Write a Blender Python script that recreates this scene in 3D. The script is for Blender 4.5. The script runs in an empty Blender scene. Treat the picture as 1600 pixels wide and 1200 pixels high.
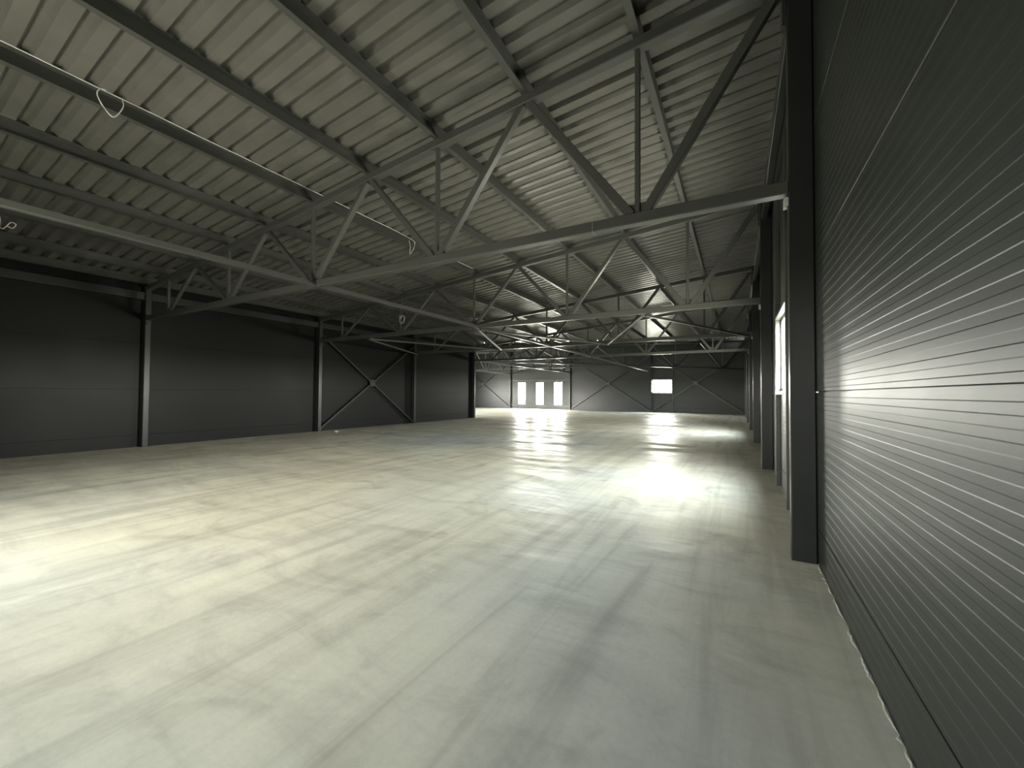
import bpy, math, random
from mathutils import Vector, Matrix

random.seed(7)
SC = bpy.context.scene
COL = SC.collection

# ------------------------------------------------------------------ camera
H = 1.6
YAW, PITCH, ROLL = (math.radians(a) for a in (29.4262, 1.3058, 0.3901))
F_PX = 625.255
fw = Vector((-math.sin(YAW) * math.cos(PITCH), math.cos(YAW) * math.cos(PITCH), math.sin(PITCH)))
r0 = Vector((math.cos(YAW), math.sin(YAW), 0))
u0 = r0.cross(fw)
rt = math.cos(ROLL) * r0 + math.sin(ROLL) * u0
up = -math.sin(ROLL) * r0 + math.cos(ROLL) * u0
cam_data = bpy.data.cameras.new('camera')
cam_data.sensor_fit = 'HORIZONTAL'
cam_data.sensor_width = 36
cam_data.lens = 36 * F_PX / 1600
cam_data.clip_end = 300
cam = bpy.data.objects.new('camera', cam_data)
COL.objects.link(cam)
M = Matrix((rt, up, -fw)).transposed().to_4x4()
M.translation = (0, 0, H)
cam.matrix_world = M
SC.camera = cam

# ------------------------------------------------------------------ world: overcast daylight
W = bpy.data.worlds.new('daylight')
SC.world = W
W.use_nodes = True
nt = W.node_tree
nt.nodes.clear()
tc = nt.nodes.new('ShaderNodeTexCoord')
sx = nt.nodes.new('ShaderNodeSeparateXYZ')
cr = nt.nodes.new('ShaderNodeValToRGB')
mr = nt.nodes.new('ShaderNodeMapRange')
bg = nt.nodes.new('ShaderNodeBackground')
wo = nt.nodes.new('ShaderNodeOutputWorld')
nt.links.new(tc.outputs['Generated'], sx.inputs[0])
nt.links.new(sx.outputs['Z'], mr.inputs['Value'])
mr.inputs['From Min'].default_value = -1
mr.inputs['From Max'].default_value = 1
nt.links.new(mr.outputs[0], cr.inputs[0])
e = cr.color_ramp.elements
e[0].position = 0.0; e[0].color = (0.46, 0.445, 0.37, 1)      # paved yard and grass outside
e[1].position = 1.0; e[1].color = (0.62, 0.68, 0.74, 1)
for pos, c in ((0.495, (0.48, 0.47, 0.40, 1)), (0.505, (1.55, 1.51, 1.38, 1)), (0.60, (1.38, 1.36, 1.28, 1)), (0.75, (0.88, 0.89, 0.88, 1))):
    k = cr.color_ramp.elements.new(pos); k.color = c
nt.links.new(cr.outputs[0], bg.inputs[0])
bg.inputs['Strength'].default_value = 38.0
nt.links.new(bg.outputs[0], wo.inputs[0])

# ------------------------------------------------------------------ view settings
vs = SC.view_settings
vs.view_transform = 'Standard'
vs.look = 'None'
vs.gamma = 1.0
vs.use_curve_mapping = False
vs.exposure = 1.65
SC.cycles.use_denoising = True
SC.cycles.max_bounces = 10
SC.cycles.diffuse_bounces = 6
SC.cycles.glossy_bounces = 4
SC.cycles.sample_clamp_indirect = 12.0

# ------------------------------------------------------------------ dimensions (m)
Y0, BAY = 4.746, 5.457            # first truss line, bay length
XR, XL, XW = 0.448, -14.672, 0.657   # inner faces of columns right/left, face of right wall
XLW = XL - 0.21                   # face of left wall
ZB = 3.60                         # underside of bottom chords
SL = 0.0905                       # roof slope
YN = -1.2                         # wall behind the camera
YI = 21.12                        # inner corner line
YF = 36.95                        # inner face of far columns
YFW = YF + 0.21                   # face of far wall
XE = -28.2                        # end of the far wing
KD = (XR - XL) / (YF - YI)
def top_z(e): return 5.70 + SL * (e + 1)        # underside of top chord
CH = 0.13                          # chord size
PUR = 0.20                         # purlin height
def y_of(e): return YI + (e - XL) / KD
def e_of(y): return XL + (y - YI) * KD
BN = [-1.02, -4.07, -7.17, -10.29, -13.40]      # bottom nodes
TN = [-2.52, -5.61, -8.75, -11.86]              # top nodes
NODES = sorted(BN + TN, reverse=True)

# ------------------------------------------------------------------ materials
def newmat(name):
    m = bpy.data.materials.new(name)
    m.use_nodes = True
    t = m.node_tree
    return m, t, t.nodes['Principled BSDF']
def node(t, typ, **kw):
    n = t.nodes.new(typ)
    for k, v in kw.items():
        if k in n.inputs: n.inputs[k].default_value = v
        else: setattr(n, k, v)
    return n
def ramp(t, fac, stops):
    n = t.nodes.new('ShaderNodeValToRGB')
    el = n.color_ramp.elements
    el[0].position, el[0].color = stops[0][0], (*stops[0][1], 1)
    el[1].position, el[1].color = stops[-1][0], (*stops[-1][1], 1)
    for p, c in stops[1:-1]:
        x = el.new(p); x.color = (*c, 1)
    t.links.new(fac, n.inputs[0])
    return n
def mixc(t, a, b, fac, mode='MIX'):
    n = t.nodes.new('ShaderNodeMix')
    n.data_type = 'RGBA'; n.blend_type = mode
    for sock, v in ((n.inputs[0], fac), (n.inputs[6], a), (n.inputs[7], b)):
        if hasattr(v, 'links'): t.links.new(v, sock)
        elif isinstance(v, tuple): sock.default_value = (*v, 1)
        else: sock.default_value = v
    return n.outputs[2]
def mapped(t, scale=(1, 1, 1), rot=(0, 0, 0)):
    c = t.nodes.new('ShaderNodeTexCoord')
    g = t.nodes.new('ShaderNodeNewGeometry')
    m = t.nodes.new('ShaderNodeMapping')
    m.inputs['Scale'].default_value = scale
    m.inputs['Rotation'].default_value = rot
    t.links.new(g.outputs['Position'], m.inputs[0])
    return m.outputs[0]
def noise(t, vec, scale, detail=3, rough=0.5, dist=0.0):
    n = t.nodes.new('ShaderNodeTexNoise')
    n.inputs['Scale'].default_value = scale
    n.inputs['Detail'].default_value = detail
    n.inputs['Roughness'].default_value = rough
    n.inputs['Distortion'].default_value = dist
    t.links.new(vec, n.inputs['Vector'])
    return n.outputs['Fac']
def bump(t, b, height, strength, distance, prev=None):
    n = t.nodes.new('ShaderNodeBump')
    n.inputs['Strength'].default_value = strength
    n.inputs['Distance'].default_value = distance
    t.links.new(height, n.inputs['Height'])
    if prev: t.links.new(prev.outputs[0], n.inputs['Normal'])
    t.links.new(n.outputs[0], b.inputs['Normal'])
    return n

def paint(name, c0, c1, rough, nscale=6.0, spec=0.5, bumps=None, metallic=0.0):
    m, t, b = newmat(name)
    v = mapped(t)
    n = noise(t, v, nscale, 4, 0.6)
    t.links.new(ramp(t, n, [(0.3, c0), (0.7, c1)]).outputs[0], b.inputs['Base Color'])
    rr = t.nodes.new('ShaderNodeMapRange')
    rr.inputs['To Min'].default_value = rough - 0.05
    rr.inputs['To Max'].default_value = rough + 0.07
    t.links.new(n, rr.inputs['Value'])
    t.links.new(rr.outputs[0], b.inputs['Roughness'])
    b.inputs['Specular IOR Level'].default_value = spec
    b.inputs['Metallic'].default_value = metallic
    if bumps:
        prev = None
        for s, st, d in bumps:
            prev = bump(t, b, noise(t, v, s, 2, 0.5), st, d, prev)
    return m

MT = {}
MT['panel'] = paint('anthracite_panel_paint', (0.022, 0.026, 0.0245), (0.028, 0.032, 0.030), 0.40, 1.2, 0.55,
                    [(160, 0.10, 0.002), (1.3, 0.05, 0.01)])
MT['panel_shaded'] = paint('shaded_panel_paint', (0.0035, 0.004, 0.004), (0.0048, 0.0052, 0.0052), 0.45, 1.2, 0.22, [(1.3, 0.05, 0.01)])  # left wall's shade put into a darker copy of the panel paint
MT['steel'] = paint('dark_grey_steel_paint', (0.072, 0.073, 0.067), (0.080, 0.081, 0.075), 0.30, 1.5, 0.5)
MT['column'] = paint('shaded_steel_paint', (0.020, 0.022, 0.021), (0.024, 0.026, 0.025), 0.34, 1.5, 0.5)  # darker copy of the steel paint, shade on columns and braces painted in
MT['deck'] = paint('roof_sheet_paint', (0.125, 0.122, 0.108), (0.160, 0.155, 0.137), 0.30, 2.5, 0.5)
MT['frame'] = paint('window_frame_paint', (0.22, 0.225, 0.22), (0.28, 0.285, 0.28), 0.35, 3.0)
MT['cable'] = paint('white_cable_sheath', (0.72, 0.72, 0.69), (0.82, 0.82, 0.79), 0.45, 9.0)
MT['bright'] = paint('zinc_plate', (0.42, 0.42, 0.40), (0.55, 0.55, 0.52), 0.35, 20.0, 0.6)
MT['rubble'] = paint('mortar_crumbs', (0.40, 0.40, 0.36), (0.60, 0.59, 0.54), 0.8, 15.0)

def floor_mat():
    m, t, b = newmat('power_floated_concrete')
    v = mapped(t)
    big = noise(t, v, 0.22, 5, 0.55, 0.4)
    base = ramp(t, big, [(0.30, (0.485, 0.482, 0.415)), (0.52, (0.58, 0.572, 0.487)), (0.72, (0.64, 0.628, 0.532))]).outputs[0]
    # broad tint drift: brownish stains, plus bluish and warm light put into the colour
    tint = noise(t, v, 0.13, 2, 0.5, 0.2)
    base = mixc(t, base, ramp(t, tint, [(0.34, (0.90, 0.98, 1.13)), (0.48, (1, 1, 1)), (0.66, (1.05, 1.0, 0.92))]).outputs[0], 1.0, 'MULTIPLY')
    # trowel streaks and tyre paths mostly along the hall
    st = noise(t, mapped(t, (2.2, 0.16, 1), (0, 0, math.radians(-9))), 1.6, 5, 0.6, 0.6)
    base = mixc(t, base, ramp(t, st, [(0.32, (0.74, 0.74, 0.73)), (0.5, (1, 1, 1)), (0.70, (1.10, 1.10, 1.08))]).outputs[0], 0.85, 'MULTIPLY')
    st2 = noise(t, mapped(t, (0.6, 1.2, 1), (0, 0, math.radians(22))), 1.1, 5, 0.62, 2.2)
    base = mixc(t, base, ramp(t, st2, [(0.34, (0.80, 0.80, 0.79)), (0.5, (1, 1, 1)), (0.7, (1.08, 1.08, 1.06))]).outputs[0], 0.7, 'MULTIPLY')
    # darker damp blotches
    bl = noise(t, v, 1.15, 4, 0.55, 0.7)
    base = mixc(t, base, ramp(t, bl, [(0.28, (0.66, 0.67, 0.65)), (0.40, (1, 1, 1)), (1.0, (1, 1, 1))]).outputs[0], 0.8, 'MULTIPLY')
    fine = noise(t, v, 26, 4, 0.7)
    base = mixc(t, base, ramp(t, fine, [(0.3, (0.93, 0.93, 0.92)), (0.7, (1.05, 1.05, 1.04))]).outputs[0], 0.8, 'MULTIPLY')
    t.links.new(base, b.inputs['Base Color'])
    rr = t.nodes.new('ShaderNodeMapRange')
    rr.inputs['From Min'].default_value = 0.3; rr.inputs['From Max'].default_value = 0.7
    rr.inputs['To Min'].default_value = 0.36; rr.inputs['To Max'].default_value = 0.46
    t.links.new(st2, rr.inputs['Value'])
    t.links.new(rr.outputs[0], b.inputs['Roughness'])
    gl = noise(t, mapped(t, (0.30, 1.1, 1), (0, 0, math.radians(7))), 1.0, 4, 0.6, 0.9)
    gr = t.nodes.new('ShaderNodeMapRange')
    gr.inputs['From Min'].default_value = 0.44; gr.inputs['From Max'].default_value = 0.62
    gr.inputs['To Min'].default_value = 0.0; gr.inputs['To Max'].default_value = 0.085
    t.links.new(gl, gr.inputs['Value'])
    t.links.new(gr.outputs[0], b.inputs['Specular IOR Level'])
    p = bump(t, b, noise(t, mapped(t, (0.35, 0.75, 1), (0, 0, math.radians(8))), 1.0, 2, 0.5, 0.3), 0.7, 0.05)
    p = bump(t, b, noise(t, v, 1.5, 2, 0.5, 0.6), 0.5, 0.03, p)
    p = bump(t, b, noise(t, mapped(t, (0.5, 3.2, 1), (0, 0, math.radians(24))), 1.0, 2, 0.5, 0.4), 0.5, 0.02, p)
    p = bump(t, b, noise(t, mapped(t, (0.5, 1, 1)), 5, 3, 0.55, 0.2), 0.3, 0.010, p)
    p = bump(t, b, fine, 0.10, 0.003, p)
    return m
MT['floor'] = floor_mat()

def glass_mat():
    m, t, b = newmat('window_glass')
    t.nodes.remove(b)
    o = t.nodes['Material Output']
    tr = t.nodes.new('ShaderNodeBsdfTransparent')
    tr.inputs[0].default_value = (0.93, 0.95, 0.93, 1)
    gl = t.nodes.new('ShaderNodeBsdfGlossy'); gl.inputs['Roughness'].default_value = 0.02
    nz = noise(t, mapped(t), 2.0, 2)
    lw = t.nodes.new('ShaderNodeLayerWeight')
    pw = t.nodes.new('ShaderNodeMath'); pw.operation = 'POWER'; pw.inputs[1].default_value = 4.0
    fr = t.nodes.new('ShaderNodeMapRange'); fr.inputs['To Min'].default_value = 0.05; fr.inputs['To Max'].default_value = 0.8
    t.links.new(lw.outputs['Facing'], pw.inputs[0]); t.links.new(pw.outputs[0], fr.inputs['Value'])
    mx = t.nodes.new('ShaderNodeMixShader')
    ml = t.nodes.new('ShaderNodeMath'); ml.operation = 'MULTIPLY'
    mrg = t.nodes.new('ShaderNodeMapRange'); mrg.inputs['To Min'].default_value = 0.8
    t.links.new(nz, mrg.inputs['Value'])
    t.links.new(fr.outputs[0], ml.inputs[0]); t.links.new(mrg.outputs[0], ml.inputs[1])
    t.links.new(ml.outputs[0], mx.inputs[0])
    t.links.new(tr.outputs[0], mx.inputs[1]); t.links.new(gl.outputs[0], mx.inputs[2])
    t.links.new(mx.outputs[0], o.inputs[0])
    return m
MT['glass'] = glass_mat()

# ------------------------------------------------------------------ helpers
def tag(o, label=None, cat=None, group=None, kind=None):
    for k, v in (('label', label), ('category', cat), ('group', group), ('kind', kind)):
        if v: o[k] = v
    return o
def empty(name, loc):
    o = bpy.data.objects.new(name, None)
    COL.objects.link(o)
    o.location = loc
    o.empty_display_size = 0.3
    return o
def build(name, vf, mat, parent=None, origin=None):
    """one mesh object; world coordinates in, stored relative to the parent thing or to the origin"""
    verts, faces = vf
    org = Vector(origin) if origin is not None else (base_of(parent) if parent else Vector((0, 0, 0)))
    me = bpy.data.meshes.new(name)
    me.from_pydata([tuple(Vector(v) - org) for v in verts], [], faces)
    me.validate()
    me.update()
    me.materials.append(MT[mat])
    o = bpy.data.objects.new(name, me)
    COL.objects.link(o)
    if parent: o.parent = parent
    else: o.location = org
    return o
def base_of(o):
    v = Vector((0, 0, 0))
    while o:
        v += o.location
        o = o.parent
    return v
def prism(prof, A, B, upv=(0, 0, 1), shear=None):
    A, B = Vector(A), Vector(B)
    d = (B - A).normalized()
    s = d.cross(Vector(upv)).normalized()
    w = s.cross(d)
    n = len(prof)
    vs_ = [P + s * a + w * b for P in (A, B) for a, b in prof]
    fs = [(i, (i + 1) % n, n + (i + 1) % n, n + i) for i in range(n)]
    fs += [tuple(range(n))[::-1], tuple(range(n, 2 * n))]
    return vs_, fs
def rect(w, h, c=0.006):
    a, b = w / 2, h / 2
    return [(-a + c, -b), (a - c, -b), (a, -b + c), (a, b - c), (a - c, b), (-a + c, b), (-a, b - c), (-a, -b + c)]
def bar(name, A, B, w, h, mat, parent=None, upv=(0, 0, 1), c=0.006, origin=None):
    return build(name, prism(rect(w, h, c), A, B, upv), mat, parent, origin)
def box_vf(x0, x1, y0, y1, z0, z1, c=0.0):
    return prism(rect(x1 - x0, z1 - z0, c) if c else [(-(x1-x0)/2, -(z1-z0)/2), ((x1-x0)/2, -(z1-z0)/2), ((x1-x0)/2, (z1-z0)/2), (-(x1-x0)/2, (z1-z0)/2)],
                 ((x0 + x1) / 2, y0, (z0 + z1) / 2), ((x0 + x1) / 2, y1, (z0 + z1) / 2))
def box(name, x0, x1, y0, y1, z0, z1, mat, parent=None, c=0.0, origin=None):
    return build(name, box_vf(x0, x1, y0, y1, z0, z1, c), mat, parent, origin)
def join(*vfs):
    V, Fc = [], []
    for v, f in vfs:
        k = len(V)
        V += list(v)
        Fc += [tuple(i + k for i in q) for q in f]
    return V, Fc
def tube(pts, r, n=6):
    """round cable through points"""
    pts = [Vector(p) for p in pts]
    V, Fc = [], []
    prevs = None
    for i, p in enumerate(pts):
        d = (pts[min(i + 1, len(pts) - 1)] - pts[max(i - 1, 0)]).normalized()
        a = prevs - d * prevs.dot(d) if prevs else d.orthogonal()
        a.normalize(); prevs = a
        b = d.cross(a)
        V += [p + (a * math.cos(2 * math.pi * k / n) + b * math.sin(2 * math.pi * k / n)) * r for k in range(n)]
    for i in range(len(pts) - 1):
        Fc += [(i * n + k, i * n + (k + 1) % n, (i + 1) * n + (k + 1) % n, (i + 1) * n + k) for k in range(n)]
    Fc += [tuple(range(n))[::-1], tuple(range((len(pts) - 1) * n, len(pts) * n))]
    return V, Fc
def spline(ctrl, per=8):
    P = [Vector(c) for c in ctrl]
    P = [P[0]] + P + [P[-1]]
    out = []
    for i in range(1, len(P) - 2):
        for k in range(per):
            t = k / per
            a, b, c, d = P[i - 1:i + 3]
            out.append(0.5 * ((2 * b) + (c - a) * t + (2 * a - 5 * b + 4 * c - d) * t * t + (3 * b - a - 3 * c + d) * t ** 3))
    out.append(P[-2])
    return out

# ------------------------------------------------------------------ floor
fl = build('floor', ([(XE - .4, YN - .3, 0), (XW + .25, YN - .3, 0), (XW + .25, YFW + .3, 0), (XE - .4, YFW + .3, 0),
                      (XE - .4, YN - .3, -.2), (XW + .25, YN - .3, -.2), (XW + .25, YFW + .3, -.2), (XE - .4, YFW + .3, -.2)],
                     [(0, 1, 2, 3), (7, 6, 5, 4), (0, 4, 5, 1), (1, 5, 6, 2), (2, 6, 7, 3), (3, 7, 4, 0)]), 'floor')
tag(fl, 'pale grey power floated concrete floor of the hall', None, None, 'structure')

# ------------------------------------------------------------------ walls of horizontal sandwich panels
JOINTS = [0.0, 0.335, 1.630, 2.945, 4.255, 5.565, 6.40]
PTH = 0.10
STEP = 0.0379
def panel_profile(z0, z1, fine, jz0, jz1):
    """(depth from wall face, z) polyline of the front, bottom to top"""
    g = 0.005
    p = [(-PTH, z0), (-0.016, z0)]
    if z0 == jz0 and z0 > 0: p += [(-0.016, z0 + g), (-0.004, z0 + g), (0.0, z0 + g + 0.004)]
    else: p += [(0.0, z0)]
    if fine:
        k = 1
        while True:
            z = jz0 + k * STEP if jz0 > 0.1 else jz1 - 40 * STEP + k * STEP
            if z > z1 - 0.012: break
            if z > z0 + 0.012:
                hi, lo = 0.0, -0.0011
                if k % 2: p += [(hi, z - 0.0022), (lo, z + 0.0022)]
                else: p += [(lo, z - 0.0022), (hi, z + 0.0022)]
            k += 1
        last = p[-1][0]
    last = p[-1][0]
    if z1 == jz1: p += [(last, z1 - g), (-0.016, z1 - g), (-0.016, z1)]
    else: p += [(last, z1)]
    p += [(-PTH, z1)]
    return p
def wall(name, P0, u, n, cuts, zmax, holes, fine_bays=(), label='', mat='panel'):
    """P0 origin on the floor on the wall face, u along the wall, n into the room; holes: (u0,u1,z0,z1)"""
    P0, u, n = Vector(P0), Vector(u), Vector(n)
    w = empty(name, P0)
    tag(w, label, None, None, 'structure')
    flip = u.cross(Vector((0, 0, 1))).dot(n) < 0
    def piece(a, b, z0, z1, jz0, jz1, fine):
        if b - a < 0.02 or z1 - z0 < 0.02: return
        prof = panel_profile(z0, z1, fine, jz0, jz1)
        m = len(prof)
        V = [P0 + u * t + n * d + Vector((0, 0, z)) for t in (a, b) for d, z in prof]
        Fc = [(i, (i + 1) % m, m + (i + 1) % m, m + i) for i in range(m)] + [tuple(range(m))[::-1], tuple(range(m, 2 * m))]
        if not flip: Fc = [q[::-1] for q in Fc]
        build('panel', (V, Fc), mat, w)
    for bi in range(len(cuts) - 1):
        a, b = cuts[bi], cuts[bi + 1]
        for ji in range(len(JOINTS) - 1):
            z0, z1 = JOINTS[ji], min(JOINTS[ji + 1], zmax)
            if z1 <= z0 + .02: continue
            fine = bi in fine_bays
            hs = sorted(h for h in holes if h[0] < b - .01 and h[1] > a + .01 and h[2] < z1 - .005 and h[3] > z0 + .005)
            x = a
            for h in hs:
                h0, h1 = max(h[0], a), min(h[1], b)
                piece(x, h0, z0, z1, z0, JOINTS[ji + 1], fine)
                if h[2] > z0: piece(h0, h1, z0, h[2], z0, JOINTS[ji + 1], fine)
                if h[3] < z1: piece(h0, h1, h[3], z1, z0, JOINTS[ji + 1], fine)
                x = h1
            piece(x, b, z0, z1, z0, JOINTS[ji + 1], fine)
    return w

WY = [6.83, 8.47]            # window in the first bay of the right wall
WZ = (1.665, 2.93)
right_holes = [(WY[0] + k * BAY - YN, WY[1] + k * BAY - YN, *WZ) for k in (0, 2)]
cuts_r = [0] + [Y0 + .07 + i * BAY - YN for i in range(7)]
cuts_r[-1] = YFW - YN
wall('wall_right', (XW, YN, 0), (0, 1, 0), (-1, 0, 0), cuts_r, 6.4, right_holes, fine_bays=(0, 1, 2),
     label='anthracite wall of finely lined horizontal panels on the right')
cuts_l = [0] + [Y0 + .07 + i * BAY - YN for i in range(4)]
cuts_l[-1] = YI + .1 - YN
wall('wall_left', (XLW, YN, 0), (0, 1, 0), (1, 0, 0), cuts_l, 5.0, [], label='shaded dark panel wall along the left of the hall', mat='panel_shaded')
FX = [XE, -21.1, -14.35, -6.72, XW]
FWIN = [(-20.25, -19.33), (-18.15, -17.24), (-16.13, -15.19)]
far_holes = [(a - XE, b - XE, 0.42, 2.75) for a, b in FWIN] + [(-6.62 - XE, -4.96 - XE, 1.70, 2.89)]
wall('wall_far', (XE, YFW, 0), (1, 0, 0), (0, -1, 0), [x - XE for x in FX], 6.4, far_holes, label='dark panel wall at the far end of the hall')
NWIN = (-6.75, -5.45)
FILL_WIN = (-2.45, -2.0)  # unseen opening added to brighten the foreground, right wall and roof
wall('wall_near', (XLW, YN, 0), (1, 0, 0), (0, 1, 0), [0, 5, 10, XW - XLW], 6.4, [(NWIN[0] - XLW, NWIN[1] - XLW, *WZ), (FILL_WIN[0] - XLW, FILL_WIN[1] - XLW, *WZ)],
     label='dark panel wall behind the camera')
WG = (-21.0, -19.2, 0.0, 2.6)
wall('wall_wing_inner', (XE, YI, 0), (1, 0, 0), (0, 1, 0), [0, 7.1, XLW - XE], 5.0, [(WG[0] - XE, WG[1] - XE, WG[2], WG[3])],
     label='dark panel wall on the inner side of the far wing')
wall('wall_wing_end', (XE, YI, 0), (0, 1, 0), (1, 0, 0), [0, 8, YFW - YI], 6.4, [(3, 7, 1.2, 3.2)],
     label='dark panel wall closing the far wing')

# ------------------------------------------------------------------ windows
def portal(name, c, n, w, h):
    L = bpy.data.lights.new(name, 'AREA')
    L.shape = 'RECTANGLE'; L.size = w; L.size_y = h
    L.cycles.is_portal = True
    o = bpy.data.objects.new(name, L)
    COL.objects.link(o)
    n = Vector(n)
    z = -n
    x = Vector((0, 0, 1)).cross(z).normalized()
    y = z.cross(x)
    Mx = Matrix((x, y, z)).transposed().to_4x4()
    Mx.translation = Vector(c)
    o.matrix_world = Mx
    return o
def window(idx, P0, u, n, a, b, z0, z1, mull=(), glass=True, posts=True, label='', post_top=None, rails=True, depth=0.05):
    """framed opening in a wall; P0 wall origin, u along, n inward"""
    P0, u, n = Vector(P0), Vector(u), Vector(n)
    w = empty('window_%d' % idx, P0 + u * ((a + b) / 2) + Vector((0, 0, z0)))
    tag(w, label, None, None, 'structure')
    def at(t, z, d): return P0 + u * t + n * d + Vector((0, 0, z))
    f = 0.055
    for z in (z0 + f / 2, z1 - f / 2):
        bar('frame_rail', at(a, z, -depth), at(b, z, -depth), 0.07, f, 'frame', w)
    for t in (a + f / 2, b - f / 2):
        bar('frame_stile', at(t, z0 + f, -depth), at(t, z1 - f, -depth), f if abs(u.y) < .5 else 0.07, 0.07 if abs(u.y) < .5 else f, 'frame', w, (0, 1, 0))
    for t in mull:
        bar('mullion', at(t, z0 + f, -depth), at(t, z1 - f, -depth), 0.05, 0.05, 'frame', w, (0, 1, 0))
    if glass:
        edges = [a + f] + [t for t in mull] + [b - f]
        for k in range(len(edges) - 1):
            g0, g1 = edges[k] + (.025 if k else 0), edges[k + 1] - (.025 if k < len(edges) - 2 else 0)
            V = [at(g0, z0 + f, -depth), at(g1, z0 + f, -depth), at(g1, z1 - f, -depth), at(g0, z1 - f, -depth)]
            build('pane', (V, [(0, 1, 2, 3)]), 'glass', w)
    if posts:
        pt = post_top or 5.4
        for t in (a - .03, b + .03):
            bar('post', at(t, 0, .035), at(t, pt, .035), .06, .07, 'steel', w, tuple(n))
        if rails:
            for z in (z0 - .03, z1 + .03):
                bar('wall_rail', at(a, z, .035), at(b, z, .035), .07, .06, 'frame' if z < z0 else 'steel', w)
    return w
wi = 1
for k in (0, 2):
    a, b = WY[0] + k * BAY - YN, WY[1] + k * BAY - YN
    window(wi, (XW, YN, 0), (0, 1, 0), (-1, 0, 0), a, b, *WZ, label='window in the right wall, ' + ['just past the nearest column', 'past the third column', 'in the last bay but one'][k // 2])
    portal('daylight_portal', (XW + .11, YN + (a + b) / 2, sum(WZ) / 2), (-1, 0, 0), b - a, WZ[1] - WZ[0])
    wi += 1
for q, (a, b) in enumerate(FWIN):
    window(wi, (XE, YFW, 0), (1, 0, 0), (0, -1, 0), a - XE, b - XE, .42, 2.75, posts=False, label=['left', 'middle', 'right'][q] + ' one of the three tall narrow windows in the far wall')
    portal('daylight_portal', ((a + b) / 2, YFW + .11, 1.585), (0, -1, 0), b - a, 2.33)
    wi += 1
window(wi, (XE, YFW, 0), (1, 0, 0), (0, -1, 0), -6.62 - XE, -4.96 - XE, 1.70, 2.89, label='square bright window high in the far wall beside a column')
portal('daylight_portal', (-5.79, YFW + .11, 2.295), (0, -1, 0), 1.66, 1.19); wi += 1
for a, b in ((3, 7),):
    window(wi, (XE, YI, 0), (0, 1, 0), (1, 0, 0), a, b, 1.2, 3.2, mull=((a + b) / 2,), posts=False, label='wide window in the end wall of the wing')
    portal('daylight_portal', (XE - .11, YI + (a + b) / 2, 2.2), (1, 0, 0), b - a, 2.0); wi += 1
for (a, b), l in ((NWIN, 'wider window in the wall behind the camera'), (FILL_WIN, 'narrower fill opening added in the wall behind the camera')):
    window(wi, (XLW, YN, 0), (1, 0, 0), (0, 1, 0), a - XLW, b - XLW, *WZ, posts=False, label=l)
    portal('daylight_portal', ((a + b) / 2, YN - .11, sum(WZ) / 2), (0, 1, 0), b - a, WZ[1] - WZ[0]); wi += 1
def gate(idx, x0, x1, z1, y, label):
    w = empty('door_%d' % idx, ((x0 + x1) / 2, y, 0))
    tag(w, label, None, None, 'structure')
    for x in (x0 + .04, x1 - .04):
        bar('jamb', (x, y - .05, 0), (x, y - .05, z1), .08, .12, 'steel', w, (0, 1, 0))
    bar('lintel', (x0 + .08, y - .05, z1 - .05), (x1 - .08, y - .05, z1 - .05), .12, .10, 'steel', w)
gate(1, WG[0], WG[1], WG[3], YI, 'open gateway on the inner side of the far wing')
portal('daylight_portal', ((WG[0] + WG[1]) / 2, YI - .11, WG[3] / 2), (0, 1, 0), WG[1] - WG[0], WG[3])

# ------------------------------------------------------------------ roof of trapezoidal sheets
RIB, RD = 0.268, 0.065
PROF = [(0.0, 0.0), (0.135, 0.0), (0.168, RD), (0.235, RD)]     # underside: flat pan, side, raised pan, side
def deck_z(e): return top_z(e) + CH + PUR
roof = empty('ceiling', (-7, 15, 5.5))
tag(roof, 'sloping underside of the ribbed sheet metal roof', None, None, 'structure')
def sheet(t0, nr, main):
    pts = []
    for r in range(nr):
        pts += [(t0 + r * RIB + a, b) for a, b in PROF]
    pts.append((t0 + nr * RIB, 0.0))
    V, Fc = [], []
    for t, dz in pts:
        if main:
            e0 = max(XLW - .25, e_of(t)); e1 = XW + .2
            e0 = min(e0, e1 - .01)
            V += [(e0, t, deck_z(e0) + dz), (e1, t, deck_z(e1) + dz)]
        else:
            e0 = max(XLW - .25, t); e1 = e_of(YFW + .2)
            e0 = min(e0, e1 - .01)
            V += [(t, y_of(e0), deck_z(e0) + dz), (t, y_of(e1), deck_z(e1) + dz)]
    for i in range(len(pts) - 1):
        q = (2 * i, 2 * i + 1, 2 * i + 3, 2 * i + 2)
        Fc.append(q if not main else q[::-1])
    return V, Fc
NR = 4
t = YN - .25
while t < YFW + .1:
    build('roof_sheet', sheet(t, NR, True), 'deck', roof)
    t += NR * RIB
t = XE - .25
while t < XW + .1:
    build('roof_sheet', sheet(t, NR, False), 'deck', roof)
    t += NR * RIB

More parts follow.
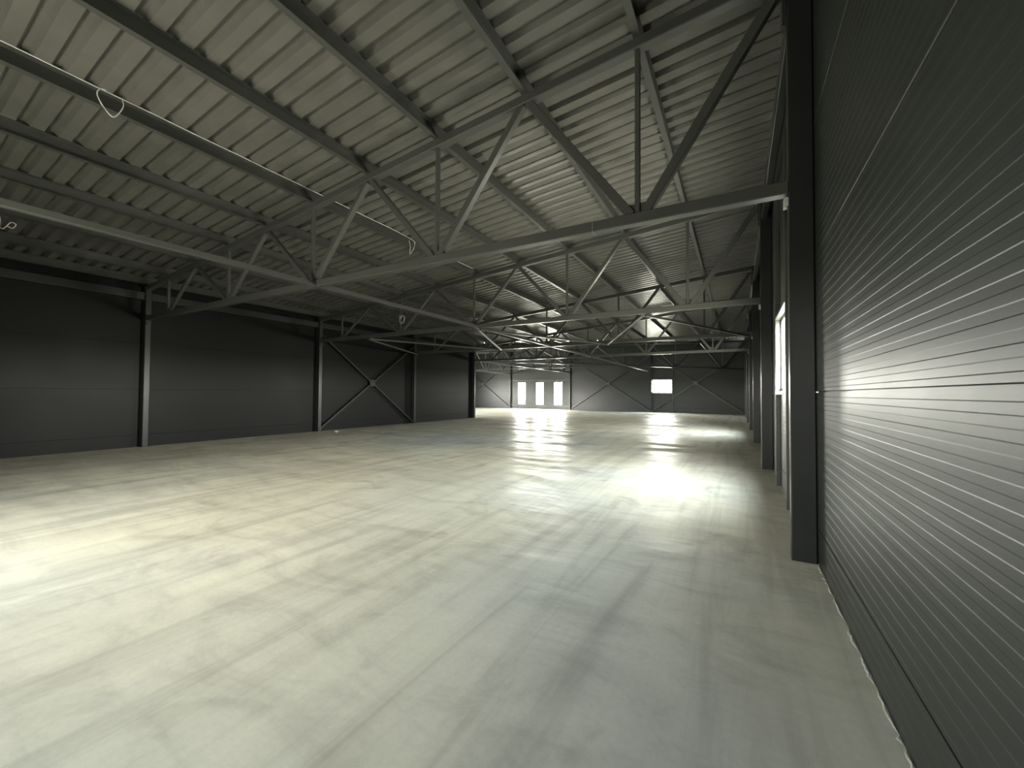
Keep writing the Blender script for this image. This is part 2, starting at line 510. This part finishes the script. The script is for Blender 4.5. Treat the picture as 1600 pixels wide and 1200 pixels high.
# ------------------------------------------------------------------ columns
ORD = ['first', 'second', 'third', 'fourth', 'fifth', 'sixth']
def column(cx0, cx1, cy0, cy1, ztop, label, group, seat=None):
    """hollow steel column; seat = (direction) of the cleat under the truss"""
    c = empty('steel_column', ((cx0 + cx1) / 2, (cy0 + cy1) / 2, 0))
    tag(c, label, 'column', group)
    box_ = prism(rect(cx1 - cx0, cy1 - cy0, .010), ((cx0 + cx1) / 2, (cy0 + cy1) / 2, 0.0), ((cx0 + cx1) / 2, (cy0 + cy1) / 2, ztop), (0, 1, 0))
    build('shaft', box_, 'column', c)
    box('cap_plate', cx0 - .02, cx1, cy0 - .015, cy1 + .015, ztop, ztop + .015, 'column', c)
    if seat:
        sx_, sy_ = seat
        mx, my = (cx0 + cx1) / 2, (cy0 + cy1) / 2
        hx, hy = (cx1 - cx0) / 2, (cy1 - cy0) / 2
        x, y = mx + sx_ * (hx + .018), my + sy_ * (hy + .018)
        box('seat_cleat', x - .018 if sx_ else mx - .05, x + .018 if sx_ else mx + .05, y - .018 if sy_ else my - .05, y + .018 if sy_ else my + .05,
            ZB - .12, ZB - .03, 'bright' if cx0 > 0 else 'column', c, .004)
        # bolted end plate at the head
        ep = box('end_plate', x - .018 if sx_ else mx - .055, x + .006 if sx_ else mx + .055, y - .018 if sy_ else my - .055, y + .006 if sy_ else my + .055,
                 ztop - .62, ztop - .12, 'column', c, .003) if sx_ < 0 else None
        if ep:
            hexa = [(.017 * math.cos(a * math.pi / 3), .017 * math.sin(a * math.pi / 3)) for a in range(6)]
            for dz in (.17, .30, .43, .56):
                for dy in (-.036, .036):
                    o = build('bolt', prism(hexa, (x - .018, my + dy, ztop - dz), (x - .034, my + dy, ztop - dz)), 'steel', None, base_of(c))
                    o.parent = ep; o.location = (0, 0, 0)
    return c
CY = 0.14
for i in range(6):
    column(XR, XW - .006, Y0 + i * BAY, Y0 + i * BAY + CY, top_z(XR) + .1,
           '%s dark steel column from the camera along the right wall' % ORD[i] if i else 'large dark steel column nearest the camera, against the lined right wall',
           'columns along the right wall', (-1, 0) if i < 4 else None)
for i in range(4):
    yy = Y0 + i * BAY if i < 3 else YI - .0
    column(XLW, XL, yy, yy + CY, top_z(XL) + .02,
           ['dark steel column farthest left, in front of the left wall', 'steel column at the near end of the cross brace on the left wall',
            'steel column at the far end of the cross brace on the left wall', 'steel column where the left wall ends and the hall opens'][i],
           'columns along the left wall', (1, 0))
for k, x in enumerate((-21.1, -14.35, -6.72)):
    column(x - .07, x + .07, YF, YFW - .006, top_z(XR) + .1,
           ['far wall steel column left of the three tall windows', 'far wall steel column right of the three tall windows', 'far wall steel column beside the square window'][k],
           'columns along the far wall', (0, -1) if k < 2 else None)

# ------------------------------------------------------------------ trusses
def truss(fn, label, half=False):
    """fn(e) -> (x, y); members in the vertical plane through the line"""
    eL, eR = XL, XR
    x, y = fn((eL + eR) / 2)
    T = empty('roof_truss', (x, y, ZB))
    tag(T, label, 'truss', 'steel roof trusses')
    def p(e, z): a = fn(e); return Vector((a[0], a[1], z))
    bar('bottom_chord', p(eL + .005, ZB + CH / 2), p(eR - .005, ZB + CH / 2), CH, CH, 'steel', T, c=.010)
    bar('top_chord', p(eL - .1, top_z(eL - .1) + CH / 2), p(eR + .1, top_z(eR + .1) + CH / 2), CH, CH, 'steel', T, c=.010)
    side = (p(1, 0) - p(0, 0)).normalized()
    zt = ZB + CH
    for k, e in enumerate(BN):
        bar('vertical', p(e, zt), p(e, top_z(e)), .06, .06, 'steel', T, tuple(side))
        # gusset plate at the node
        g = .17 if k < 4 else .12
        nrm = side.cross(Vector((0, 0, 1)))
        V = []
        for sgn in (-.006, .006):
            V += [p(e - g, zt) + nrm * sgn, p(e + g, zt) + nrm * sgn, p(e + g * .55, zt + g * .75) + nrm * sgn, p(e - g * .55, zt + g * .75) + nrm * sgn]
        build('gusset_plate', (V, [(3, 2, 1, 0), (4, 5, 6, 7), (0, 1, 5, 4), (1, 2, 6, 5), (2, 3, 7, 6), (3, 0, 4, 7)]), 'steel', T)
    wds = [.105, .10, .09, .09, .085, .08, .08, .075, .075]
    zig = [(BN[0], XR - .10)]
    seq = []
    for k in range(4):
        seq += [(BN[k], TN[k]), (BN[k + 1], TN[k])]
    def diag(b, t_, w, trim=.06):
        sgn = 1 if t_ > b else -1
        A = p(b + sgn * .07, zt - .01)
        B = p(t_ - sgn * .05, top_z(t_) + .01)
        bar('diagonal', A, B, w, w, 'steel', T, tuple(side.cross(Vector((0, 0, 1)))))
    A = p(BN[0] + .09, zt - .01); B = p(XR - .07, top_z(XR) - .10)
    bar('diagonal', A, B, .105, .105, 'steel', T, tuple(side.cross(Vector((0, 0, 1)))))
    for k, (b, t_) in enumerate(seq):
        diag(b, t_, wds[k])
    return T
TLAB = ['roof truss nearest the camera, spanning the whole width of the hall', 'second roof truss from the camera, with plan bracing at its bottom chord',
        'third roof truss from the camera', 'fourth roof truss, ending at the corner column where the hall opens']
for i in range(4):
    yy = (Y0 + i * BAY if i < 3 else YI) + CH / 2
    tr_ = truss(lambda e, yy=yy: (e, yy), TLAB[i])
    if i == 0:
        bar('weld_seam', (-1.556, yy, ZB + CH / 2), (-1.548, yy, ZB + CH / 2), CH + .006, CH + .006, 'frame', tr_, c=.010)
truss(lambda e: (e, y_of(e) + .07), 'diagonal corner roof truss running from the corner column to the far right corner')
truss(lambda e: (-14.35, y_of(e)), 'far roof truss running from the corner column to the far wall')
truss(lambda e: (-21.1, y_of(e)), 'farthest roof truss, seen through the opening left of the tall windows')

# ------------------------------------------------------------------ purlins
def channel(h, w, t=.008):
    """C section, web on the low-eave side, flanges towards the high side"""
    c = h / 2; a = -w / 2; b = w / 2
    return [(a, -c), (b, -c), (b, -c + t), (a + t, -c + t), (a + t, c - t), (b, c - t), (b, c), (a, c)]
PX = [0.56] + NODES + [XL + .12]
CNT = ['first', 'second', 'third', 'fourth', 'fifth', 'sixth', 'seventh', 'eighth', 'ninth', 'tenth', 'eleventh']
for k, x in enumerate(PX):
    zc = top_z(x) + CH + PUR / 2
    ye = min(y_of(x), YF)
    b = build('roof_purlin', prism(channel(PUR, .085), (x, YN, zc), (x, ye, zc)), 'steel', None, (x, (YN + ye) / 2, zc))
    tag(b, '%s steel roof purlin counted from the right wall' % CNT[k], 'purlin', 'purlins along the hall roof')
for k, x in enumerate(PX):
    zc = top_z(x) + CH + PUR / 2
    y = y_of(x)
    b = build('roof_purlin', prism(channel(PUR, .085), (XE, y, zc), (x - .05, y, zc)), 'steel', None, ((XE + x) / 2, y, zc))
    tag(b, '%s steel roof purlin counted from the far wall, over the far wing' % CNT[k], 'purlin', 'purlins over the far wing')

# ------------------------------------------------------------------ eave beams, ties and plan bracing
def loose(name, A, B, w, h, label, cat, group=None, upv=(0, 0, 1), mat='steel'):
    mid = (Vector(A) + Vector(B)) / 2
    return tag(bar(name, A, B, w, h, mat, None, upv, origin=mid), label, cat, group)
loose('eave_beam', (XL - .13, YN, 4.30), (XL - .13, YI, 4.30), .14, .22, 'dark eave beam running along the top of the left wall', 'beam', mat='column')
for i in range(5):
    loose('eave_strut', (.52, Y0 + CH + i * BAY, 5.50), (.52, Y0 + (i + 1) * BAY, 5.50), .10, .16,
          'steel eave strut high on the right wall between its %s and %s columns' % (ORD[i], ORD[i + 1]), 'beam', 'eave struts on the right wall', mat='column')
loose('tie_beam', (-7.0, YN, ZB + .045), (-7.0, YF, ZB + .045), .09, .088, 'long steel tie running down the middle of the hall under the trusses', 'tie beam')
loose('tie_beam', (XE, 29.2, ZB + .045), (-7.05, 29.2, ZB + .045), .08, .08, 'steel tie running left into the far wing under its trusses', 'tie beam')
ZG = [(.40, 2), (-2.03, 1), (-4.5, 2), (-7.0, 1), (-9.45, 2), (-11.95, 1), (-14.55, 2)]
for k in range(6):
    (xa, ia), (xb, ib) = ZG[k], ZG[k + 1]
    ya = Y0 + ia * BAY + (.03 if ia == 1 else .10); yb_ = Y0 + ib * BAY + (.03 if ib == 1 else .10)
    dv = (Vector((xb, yb_, 0)) - Vector((xa, ya, 0))).normalized() * .10
    loose('plan_brace', (xa + dv.x, ya + dv.y, ZB - .029), (xb - dv.x, yb_ - dv.y, ZB - .029), .07, .06,
          '%s bar from the right of the zigzag bracing between the second and third trusses' % CNT[k], 'brace', 'zigzag plan bracing')

# cross braces on the walls
def xbrace(A0, A1, zb0, zt, label, n, mat='steel'):
    A0, A1, n = Vector(A0), Vector(A1), Vector(n)
    X = empty('cross_brace', (A0 + A1) / 2)
    tag(X, label, 'brace', 'cross braces on the walls')
    Z = Vector((0, 0, 1))
    bar('diagonal', A0 + Z * zb0, A1 + Z * zt, .07, .07, mat, X, tuple(n))
    mid = (A0 + A1) / 2 + Z * (zb0 + zt) / 2
    d = ((A1 + Z * zb0) - (A0 + Z * zt)).normalized()
    bar('diagonal', A0 + Z * zt, mid - d * .06, .07, .07, mat, X, tuple(n))
    bar('diagonal', mid + d * .06, A1 + Z * zb0, .07, .07, mat, X, tuple(n))
    u = (A1 - A0).normalized()
    V = []
    for s in (.036, .046):
        V += [mid + n * s + u * a + Z * b for a, b in ((-.16, -.07), (-.07, -.16), (.07, -.16), (.16, -.07), (.16, .07), (.07, .16), (-.07, .16), (-.16, .07))]
    Fc = [tuple(range(8))[::-1], tuple(range(8, 16))] + [(i, (i + 1) % 8, 8 + (i + 1) % 8, 8 + i) for i in range(8)]
    build('gusset_plate', (V, Fc), mat, X)
yb1, yb2 = Y0 + BAY + CY + .01, Y0 + 2 * BAY - .01
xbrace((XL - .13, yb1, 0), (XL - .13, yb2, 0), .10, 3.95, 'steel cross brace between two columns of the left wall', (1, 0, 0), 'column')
for (a, b, l) in ((-14.22, -6.86, 'steel cross brace on the far wall between the tall windows and the square window'),
                  (-6.58, .36, 'steel cross brace on the far wall right of the square window'),
                  (-27.9, -21.24, 'steel cross brace on the far wall left of the tall windows')):
    xbrace((a, YFW - .13, 0), (b, YFW - .13, 0), .12, 5.0, l, (0, -1, 0))
# rails of the panelled bay with the tall windows
for z, l in ((2.95, 'horizontal wall rail above the three tall windows'), (.34, 'horizontal wall rail below the three tall windows')):
    loose('wall_rail', (-21.03, YFW - .04, z), (-14.42, YFW - .04, z), .08, .08, l, 'rail')

# ------------------------------------------------------------------ cables
cx = -7.10
zc = 5.475
pts = [(cx, YN, zc + .01)] + [(cx, YN + .2 + k * .55, zc - .004 * (k % 2) - .001 * k) for k in range(1, 15)]
pts = [p for p in pts if p[1] < 7.3] + [(cx, 7.45, 5.43), (cx + .02, 7.52, 5.36)]
cab = empty('cable', (cx, 3, zc))
tag(cab, 'white cable strung along a purlin with a hanging loop', 'cable')
build('run', tube(spline(pts, 3), .0075), 'cable', cab)
build('loop', tube(spline([(cx + .01, 1.99, 5.47), (cx + .04, 2.0, 5.36), (cx + .05, 1.95, 5.22), (cx + .05, 1.89, 5.15), (cx + .05, 1.80, 5.24),
                           (cx + .04, 1.75, 5.36), (cx + .03, 1.78, 5.45), (cx + .01, 1.84, 5.48)], 6), .0065), 'cable', cab)
build('loose_end', tube(spline([(cx + .02, 7.50, 5.40), (cx + .05, 7.46, 5.25), (cx + .06, 7.38, 5.12), (cx + .06, 7.30, 5.02), (cx + .05, 7.32, 5.22), (cx + .03, 7.30, 5.36)], 6), .0065), 'cable', cab)
cab2 = tag(build('cable', tube(spline([(cx - .02, 8.3, 5.45), (cx - .02, 9.2, 5.44), (cx - .02, 10.1, 5.45)], 5), .009), 'cable', None, (cx, 9.2, 5.44)),
           'short white cable on a purlin just before the second truss', 'cable')
tag(build('cable', tube(spline([(-11.84, 1.70, 4.855), (-11.84, 1.72, 4.74), (-11.84, 1.72, 4.60), (-11.80, 1.76, 4.58), (-11.80, 1.84, 4.72), (-11.80, 1.90, 4.70), (-11.80, 1.86, 4.62), (-11.80, 1.79, 4.64)], 6), .008), 'cable', None, (-11.84, 1.75, 4.7)),
    'small grey cable coil hanging at the left edge of the picture', 'cable')
tag(build('cable', tube(spline([(-10.29, 10.234, 4.30), (-10.22, 10.14, 4.10), (-10.12, 10.12, 3.98), (-10.0, 10.12, 4.05), (-9.98, 10.12, 4.2), (-10.08, 10.12, 4.24), (-10.15, 10.12, 4.15)], 6), .010), 'cable', None, (-10.1, 10.1, 4.1)),
    'small cable coil hanging on the left part of the second truss', 'cable')

# ------------------------------------------------------------------ floor edge along the right wall, rubble
def edge_strip(y0_, y1_):
    """broken ridge of mortar crumbs along the foot of the wall"""
    V, Fc = [], []
    y = y0_
    while y < y1_ - .1:
        L = random.uniform(.06, .35)
        n = max(2, int(L / .03))
        k0 = len(V)
        for i in range(n + 1):
            f = math.sin(math.pi * i / n) ** .6 if 0 < i < n else 0.02
            w = (.006 + random.uniform(.004, .020)) * f + .003
            hh = random.uniform(.003, .010) * f + .0008
            yy = min(y + L * i / n, y1_)
            V += [(XW - w, yy, .0004), (XW - w * .6, yy, hh), (XW - .002, yy, hh * .6), (XW - .0015, yy, .0004)]
        for i in range(n):
            for k in range(3):
                Fc.append((k0 + 4 * i + k, k0 + 4 * i + 4 + k, k0 + 4 * i + 5 + k, k0 + 4 * i + 1 + k))
        y += L + random.choice((.01, .02, .05, .12))
    return V, Fc
for q, (a, b) in enumerate(((YN + .05, Y0 - .02), (Y0 + CY + .02, Y0 + BAY - .02))):
    tag(build('trim_%d' % (q + 1), edge_strip(a, b), 'rubble', None, (XW, (a + b) / 2, 0)), 'crumbly mortar edge where the floor meets the right wall', None, None, 'structure')

def lump(c, r, seed):
    rnd = random.Random(seed)
    V, Fc = [], []
    n = 7
    rings = [(1.0, 0.0), (.85, .45), (.45, .8)]
    for rr, zz in rings:
        for k in range(n):
            a = 2 * math.pi * k / n + rnd.uniform(-.2, .2)
            q = r * rr * rnd.uniform(.75, 1.15)
            V.append((c[0] + q * math.cos(a), c[1] + q * math.sin(a), zz * r * .7 * rnd.uniform(.8, 1.1) if zz else 0.0))
    V.append((c[0], c[1], r * .62))
    for i in range(2):
        for k in range(n):
            Fc.append((i * n + k, i * n + (k + 1) % n, (i + 1) * n + (k + 1) % n, (i + 1) * n + k))
    for k in range(n): Fc.append((2 * n + k, 2 * n + (k + 1) % n, 3 * n))
    return V, Fc
rb = [(-14.05, 10.55, .09, 'pale'), (-13.88, 10.45, .05, 'small pale'), (-14.2, 10.75, .06, 'flat pale')]
for k, (x, y, r, l) in enumerate(rb):
    tag(build('rubble_lump', lump((x, y), r, k), 'rubble', None, (x, y, 0)), '%s lump of mortar rubble on the floor by the left cross brace' % ['largest', 'smallest', 'middle-sized'][k], 'rubble', 'rubble by the left wall')
